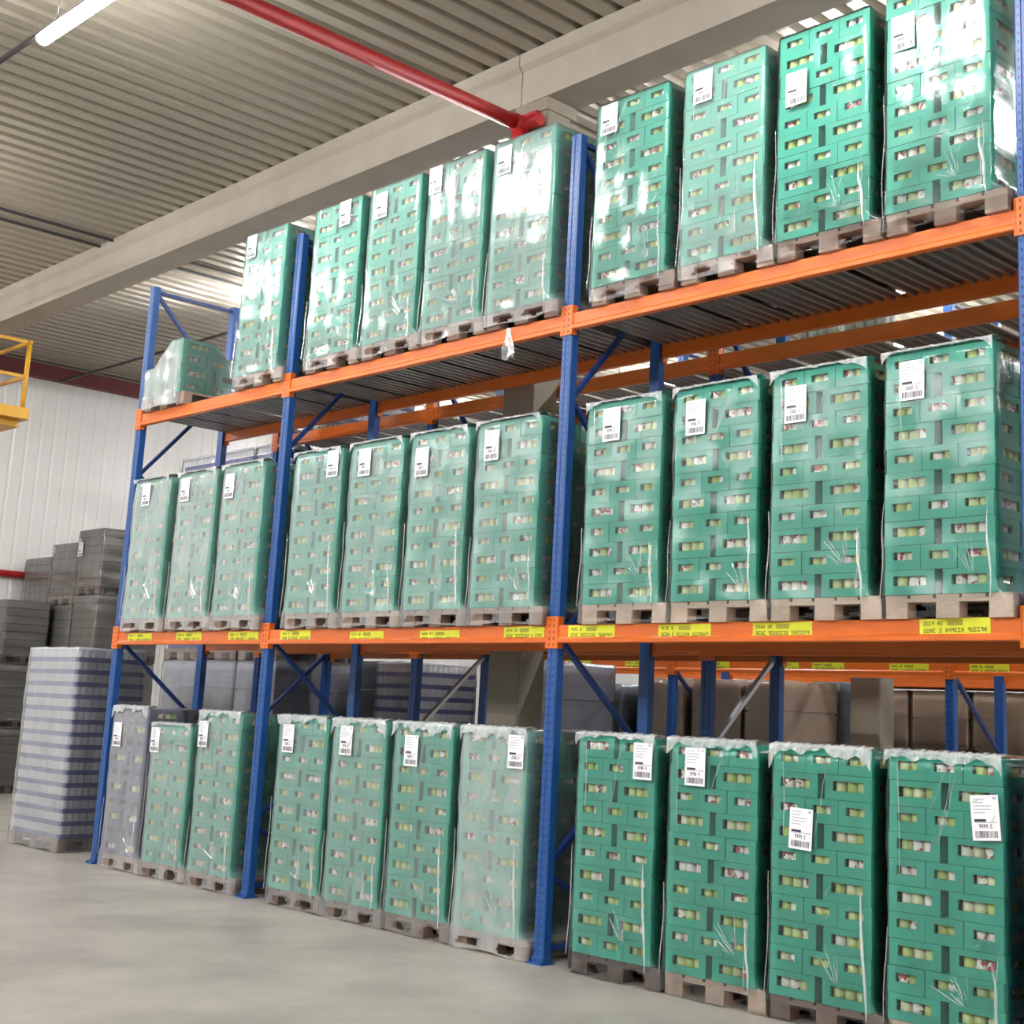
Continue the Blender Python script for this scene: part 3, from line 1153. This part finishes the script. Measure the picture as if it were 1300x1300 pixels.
for i, (xx, tone, hz, (lx, lz_), lb) in enumerate(UP):
    wrapped_stack(lb, xx, YB_, Z2, tone=tone, haze=hz, papers=[(lx, lz_, 0.0)], group=G2, top=('B' if i not in (0,) else 'A'))
# lower level
MID = [(X1[0], 0.58, 0.40, (0.54, 3.71), 'pale cloudy wrapped green load on the lower beams, next to the end frame'),
       (X1[1], 0.55, 0.40, (1.32, 3.70), 'pale cloudy wrapped green load, middle of three in the narrow bay, lower beams'),
       (X1[2], 0.55, 0.34, (2.14, 3.67), 'pale wrapped green load on the lower beams, just left of the second blue post'),
       (X2[0], 0.6, 0.24, (3.80, 3.75), 'wrapped green load on lower beams right of second blue post, label at top right'),
       (X2[1], 0.6, 0.24, (4.26, 3.70), 'wrapped green load on the lower beams, second from left in middle bay'),
       (X2[2], 0.5, 0.22, (5.03, 3.63), 'wrapped green load on the lower beams, third from left in middle bay'),
       (X2[3], 0.55, 0.20, (5.87, 3.68), 'wrapped green load on the lower beams, just left of the third blue post'),
       (X3[0], 0.92, 0.09, (7.13, 3.70), 'wrapped green load on lower beams right of third post, on a pale new pallet'),
       (X3[1], 0.95, 0.04, (7.90, 3.66), 'wrapped green load on pale pallet on the lower beams, second in right bay'),
       (X3[2], 0.98, 0.04, (8.71, 3.65), 'wrapped green load on pale pallet on the lower beams, third in right bay'),
       (X3[3], 0.98, 0.03, (9.54, 3.69), 'nearest wrapped green load on the lower beams, on pale pallet by right post')]
for i, (xx, tone, hz, (lx, lz_), lb) in enumerate(MID):
    wrapped_stack(lb, xx, YB_, Z1, tone=tone, haze=hz, papers=[(lx, lz_, 0.0)], group=G1, hem=0.02 + 0.015 * (i % 2))
# floor level
wrapped_stack('slate blue boxes under cloudy film on the floor, beside the blue end post', 0.64, 0.0, 0, kind=1, tone=0.72, haze=0.30, papers=[(0.39, 1.29, 0)], hem=0.10, group=G0)
FLR = [(1.46, 9, 'B', 0.5, 0.30, (1.14, 1.27, 0), 'shorter wrapped green load on the floor, next to the slate blue one', 0.02),
       (2.31, 10, 'B', 0.45, 0.27, (2.02, 1.36, 0), 'wrapped green load on the floor, just left of the second blue post', 0.10),
       (3.63, 10, 'B', 0.42, 0.19, (3.41, 1.38, 0), 'wrapped green load on the floor, just right of the second blue post', 0.10),
       (4.43, 10, 'B', 0.45, 0.22, (4.24, 1.40, 0), 'wrapped green load on the floor, second from left in middle bay', 0.11),
       (5.24, 10, 'B', 0.42, 0.15, (5.09, 1.36, 0), 'wrapped green load on the floor, third from left in middle bay', 0.11),
       (6.06, 10, 'A', 0.5, 0.40, (6.28, 1.41, 0), 'whitest cloudy wrapped load on the floor, just left of the third blue post', 0.12),
       (7.28, 10, 'A', 0.10, 0.04, (7.52, 1.41, 0), 'wrapped green load on dark pallet on the floor, right of the third post', 0.05),
       (8.11, 10, 'B', 0.75, 0.03, (7.95, 1.40, 0), 'wrapped green load on tan pallet on the floor, second in right bay', 0.09),
       (8.93, 10, 'B', 0.22, 0.02, (8.77, 1.09, 0.04), 'wrapped green load on the floor with a tilted label halfway down its left', 0.10),
       (9.74, 10, 'B', 0.8, 0.015, (9.97, 1.25, -0.08), 'nearest wrapped green load on the floor, slanting label at its right', 0.08)]
for (xx, nn, tp, tone, hz, pap, lb, hem) in FLR:
    wrapped_stack(lb, xx, 0.0, 0, n=nn, top=tp, tone=tone, haze=hz, papers=[pap], hem=hem, group=G0)


# ------------------------------------------------------------------ trays of empty jars, grey board loads, brown loads
def jar_layer_mesh(w, d, h):
    b = MB()
    pts = []
    s = 0.075
    for (ax, ay, bx, by) in ((-w / 2, 0, w / 2, 0), (w / 2, 0, w / 2, d), (w / 2, d, -w / 2, d), (-w / 2, d, -w / 2, 0)):
        L = math.hypot(bx - ax, by - ay)
        n = int(L / s)
        for k in range(n):
            for q, o in ((0.0, 0.0), (0.25, 0.012), (0.5, 0.016), (0.75, 0.012)):
                t = (k + q) / n
                ux, uy = (bx - ax) / L, (by - ay) / L
                pts.append((ax + (bx - ax) * t + uy * (o - 0.016), ay + (by - ay) * t - ux * (o - 0.016), 0))
    b.prism(pts, (0, 0, h))
    return b.mesh('jar_layer', M_GLASSJ)


ME_JL = {}


def jar_pallet(label, x, y, z, w, d, n, lh, group, haze=0.25, rz=0.0, tone=0.5):
    root = thing('jar_pallet', label, 'pallet load', (x, y, z), rz, group)
    add_pallet(root, w, d, tone)
    key = (w, d, lh)
    if key not in ME_JL:
        jl = jar_layer_mesh(w - 0.006, d - 0.02, lh * 0.62)
        b = MB()
        b.box(-w / 2 + 0.022, w / 2 - 0.022, 0.022, d - 0.022, 0, lh * 0.375, c=0.01)
        ME_JL[key] = (jl, b.mesh('tray', M_LILAC))
    jl, tr = ME_JL[key]
    for k in range(n):
        zz = 0.1355 + k * lh
        obj('tray', tr, root, (0, 0, zz))
        obj('jar_layer', jl, root, (0, 0.01, zz + lh * 0.376))
    b = MB()
    H = 0.1355 + n * lh
    b.box(-w / 2, w / 2, 0, d, 0, 0.02)
    build('top_sheet', b, M_WHITEC, root, (0, 0, H))
    f = obj('film', film_mesh('film', w, d, H + 0.02, 5 + n), root)
    f['haze'] = haze
    return root


jar_pallet('tall lilac and white load of jar trays on the floor outside the end frame', -1.555, 0.10, 0, 1.2, 0.8, 15, 0.134, 'jar tray loads', haze=0.32)
jar_pallet('lilac jar tray load seen below the orange beam behind the middle bay', 1.03, 2.95, 0, 0.8, 0.8, 15, 0.134, 'jar tray loads', haze=0.10)
jar_pallet('white and blue jar tray load on the upper deck behind the second blue post', 0.75, 1.63, Z2, 0.8, 1.2, 4, 0.134, 'jar tray loads', haze=0.06)
jar_pallet('lilac jar tray load at the right edge beyond the last post', 10.80, 0.0, 0, 0.8, 1.2, 11, 0.134, 'jar tray loads', haze=0.4)

b = MB()
for k in range(1):
    b.box(-0.01, 0.01, 0, 0.01, 0, 0.01)


def board_layers(w, d, h, nl, m, seed):
    rng = random.Random(seed)
    out = []
    lh = h / nl
    for k in range(nl):
        b = MB()
        jw = rng.uniform(0.0, 0.012)
        b.box(-w / 2 + jw, w / 2 - jw, jw, d - jw, 0.003, lh * 0.93, c=0.006)
        b.box(-w / 2 + 0.02, w / 2 - 0.02, 0.02, d - 0.02, lh * 0.93, lh, c=0.006)
        out.append((b.mesh('board_layer', m), k * lh))
    return out


def board_pallet(label, x, y, z, w, d, h, group, m=None, nl=8, haze=0.12, tone=0.15, rz=0.0, part='board_layer', film=True, paper=None):
    root = thing('board_pallet', label, 'pallet load', (x, y, z), rz, group)
    add_pallet(root, w, d, tone)
    key = (w, d, round(h, 3), m.name, nl)
    if key not in BLC:
        BLC[key] = board_layers(w, d, h - 0.1355, nl, m, len(BLC) + 3)
    for me, zz in BLC[key]:
        obj(part, me, root, (0, 0, 0.1355 + zz))
    if film:
        kf = (w, d, round(h, 3))
        if kf not in FLC:
            FLC[kf] = film_mesh('film', w, d, h, 70 + len(FLC))
        f = obj('film', FLC[kf], root)
        f['haze'] = haze
    if paper:
        o = obj('shipping_label', ME_PAPER[1], root, (paper[0], -0.03, paper[1]))
        o['label'] = 'white shipping label'
    return root


BLC, FLC = {}, {}
GB = 'grey board loads by the end wall'
TIER = ['bottom', 'second', 'third', 'topmost']
# three towers, four loads high
for (x0, wd, top, nm) in ((-10.13, 0.98, 3.93, 'shortest tower'), (-9.13, 0.90, 4.13, 'middle tower'), (-8.22, 0.86, 4.32, 'tallest tower')):
    h = top / 4
    for k in range(4):
        board_pallet(f'dark grey board load, {TIER[k]} of the {nm} before the white wall', x0 + 0.02, 3.6, k * h, wd, 1.1, h - 0.003, GB, M_GREYLAY, nl=7, haze=0.06, tone=(0.45 if k == 3 and 'middle' in nm else 0.12), paper=((-0.30, 0.76) if (k == 3 and 'tallest' in nm) else None))
for k in range(3):
    board_pallet(f'grey board load, {["bottom","middle","topmost"][k]} of the low tower at the far left edge', -9.66, 2.75, k * 1.04, 0.9, 0.75, 1.037, GB, M_GREYLAY, nl=7, haze=0.05, tone=0.2)

# grey wrapped loads double stacked behind the narrow bay
GW = 'grey wrapped loads behind the narrow bay'
for i, (xx, lb) in enumerate(((-2.15, 'farthest from the frames'), (-1.28, 'second from the left'), (-0.42, 'just left of the rear frame'))):
    board_pallet(f'shiny grey wrapped load on the floor behind the rack, {lb}', xx, 2.0, 0, 0.82, 1.2, 2.13, GW, M_GREYWRAP, nl=6, haze=0.12, tone=0.2)
    if i < 3:
        jar_pallet(f'white and blue jar tray load stacked high, {lb}', xx, 2.0, 2.13, 0.8, 1.2, 18, 0.134, 'high jar tray loads', haze=0.06)
board_pallet('grey wrapped load behind the column, below the middle bay beam', 1.98, 3.9, 0, 0.8, 1.2, 2.25, GW, M_GREYWRAP, nl=5, haze=0.1, tone=0.1)
board_pallet('grey wrapped load behind the second blue post, below the lower beam', 0.02, 3.45, 0, 0.8, 1.2, 2.20, GW, M_GREYWRAP, nl=6, haze=0.12, tone=0.2)

# loads on the floor of the rack across the aisle
GC = 'loads under the beam across the aisle'
board_pallet('blue grey crates below the far orange beam, first right of third post', 1.10, 5.6, 0, 0.55, 1.1, 2.05, GC, M_CRATEG, nl=9, haze=0.08, part='crate', paper=(0.05, 1.72))
board_pallet('blue grey crates below the far orange beam, second right of third post', 1.72, 5.6, 0, 0.60, 1.1, 2.05, GC, M_CRATEG, nl=9, haze=0.08, part='crate', paper=(0.12, 1.8))
for i, (xa, xb) in enumerate(((2.34, 2.98), (3.14, 3.84), (3.91, 4.40))):
    board_pallet(f'brown carton load below the far orange beam, {["left","middle","right"][i]} of three', (xa + xb) / 2, 5.62, 0, xb - xa, 1.1, 2.13, GC, M_KRAFT, nl=6, haze=0.05, part='carton_layer')
board_pallet('blue grey crate stack left of the pale far column', 4.12, 6.9, 0, 0.40, 0.8, 2.16, GC, M_CRATEG, nl=10, haze=0.05, part='crate')
# deeper still, right of the pale column
GD = 'cartons on the farthest rack'
M_TAN = mat('tan_carton', (0.62, 0.47, 0.35), 0.6, noise=0.2, nscale=4)
NUM = ['first', 'second', 'third', 'fourth', 'fifth', 'sixth', 'seventh', 'eighth', 'ninth']
for i in range(8):
    xx = -0.05 + 0.865 * i + (0.12 if i > 3 else 0)
    board_pallet(f'tan carton load on the floor of the farthest rack, {NUM[i]} from its left end', xx, 9.0, 0, 0.80, 1.1, 2.14, GD, M_TAN, nl=6, haze=0.03, part='carton_layer')
for i in range(8):
    board_pallet(f'tan carton load on the lower beam of the farthest rack, {NUM[i]} from the left', -0.05 + 0.865 * i + (0.12 if i > 3 else 0), 9.0, Z1, 0.80, 1.1, 1.5, GD, M_TAN, nl=6, haze=0.03, part='carton_layer')
t = thing('bottle_crate_stack', 'black bottle crates standing before the tan cartons, right of the pale column', 'crate stack', (5.35, 7.7, 0))
for k in range(5):
    b = MB()
    b.box(-0.3, 0.3, 0, 0.4, 0.0, 0.24, c=0.02)
    for q in range(5):
        b.cyl((-0.24 + q * 0.12, 0.06, 0.24), (-0.24 + q * 0.12, 0.06, 0.29), 0.03, 8)
    build('crate', b, M_DARKB, t, (0, 0, k * 0.295))
# white cans on the deck of the rack behind
for i, (xx, lb) in enumerate(((7.58, 'tray of white cans between the upper brown beams, nearer the end wall'), (8.02, 'tray of white cans between the upper brown beams, farther from the end wall'))):
    t = thing('can_tray', lb, 'can tray', (xx, 1.70, Z2), group='trays of white cans')
    b = MB()
    b.box(-0.20, 0.20, 0.0, 0.30, 0, 0.035)
    build('tray', b, M_YELPAINT, t)
    for q in range(4):
        for r in range(2):
            b = MB()
            b.cyl((-0.145 + q * 0.097, 0.06 + r * 0.1, 0.035), (-0.145 + q * 0.097, 0.06 + r * 0.1, 0.175), 0.045, 14)
            b.cyl((-0.145 + q * 0.097, 0.06 + r * 0.1, 0.175), (-0.145 + q * 0.097, 0.06 + r * 0.1, 0.185), 0.041, 14)
            build('can', b, M_WHITEC, t)

# ------------------------------------------------------------------ small things
# torn film hanging from the upper beam
b = MB()
v = []
for j in range(9):
    t_ = j / 8
    for i in range(7):
        s = i / 6
        wv = 0.016 * math.sin(4 * s + 7 * t_) + 0.01 * math.sin(11 * s - 3 * t_)
        v.append((-0.02 + (s - 0.5) * (0.03 + 0.12 * t_) + 0.02 * t_, -0.016 - 0.012 * t_ + wv * t_, -0.24 * t_ - 0.02 * math.sin(8 * s) * t_))
fcs = [(j * 7 + i, j * 7 + i + 1, (j + 1) * 7 + i + 1, (j + 1) * 7 + i) for j in range(8) for i in range(6)]
me = D.meshes.new('torn_film')
me.from_pydata(v, [], fcs)
me.materials.append(M_FILM)
me.polygons.foreach_set('use_smooth', [True] * len(fcs))
o = obj('torn_film', me, None, (5.95, -0.012, Z2 - 0.01))
o['haze'] = 0.4
tag(o, 'torn scrap of clear film dangling from the upper beam before the third post', 'film scrap')

# yellow line on the floor by the grey towers
b = MB()
b.box(-10.8, -8.4, 2.35, 2.43, 0.0005, 0.003)
tag(build('floor_line', b, M_YELPAINT), 'short yellow painted line on the floor before the grey towers', 'floor line')

# yellow access platform on a boom
LX, LY, LZB = -6.75, 1.0, 5.52
t = thing('boom_lift', 'yellow access platform with guard rails high up beside the white wall', 'boom lift', (LX, LY, 0))
b = MB()
b.box(-1.6, 0.78, -0.40, 0.40, LZB, LZB + 0.16, c=0.05)
b.box(-1.5, 0.60, -0.34, 0.34, LZB - 0.10, LZB, c=0.06)
build('platform', b, M_YLIFT, t)
for (px, py) in ((0.55, -0.36), (-0.10, -0.36), (-1.5, -0.36), (0.55, 0.36), (-1.5, 0.36)):
    b = MB()
    b.cyl((px, py, LZB + 0.16), (px, py, LZB + 1.20), 0.035, 10)
    build('guard_post', b, M_YLIFT, t)
for hh, (x0, x1) in ((1.18, (-1.5, 0.60)), (0.66, (-1.5, 0.60))):
    for py in (-0.36, 0.36):
        b = MB()
        b.bar((x0, py, LZB + hh), (x1, py, LZB + hh), 0.045, 0.045)
        build('guard_rail', b, M_YLIFT, t)
    b = MB()
    b.bar((0.55, -0.36, LZB + hh), (0.55, 0.36, LZB + hh), 0.045, 0.045)
    build('guard_rail', b, M_YLIFT, t)
b = MB()
b.bar((-1.5, -0.40, LZB + 0.74), (0.58, -0.40, LZB + 0.70), 0.05, 0.03)
build('bumper', b, M_BLACK, t)
b = MB()
b.box(-0.4, -0.02, -0.42, -0.34, LZB + 0.82, LZB + 1.28, c=0.02)
build('control_box', b, M_YLIFT, t)
b = MB()
b.bar((-1.3, 0, LZB - 0.05), (-2.9, -0.6, 1.2), 0.22, 0.22)
build('boom', b, M_YLIFT, t)
b = MB()
b.box(-3.7, -2.3, -1.3, 0.1, 0.35, 1.25, c=0.08)
build('base', b, M_YLIFT, t)
for wx in (-3.45, -2.55):
    for wy in (-1.3, 0.1):
        b = MB()
        b.cyl((wx, wy - 0.1, 0.3), (wx, wy + 0.1, 0.3), 0.3, 18)
        build('wheel', b, M_BLACK, t)
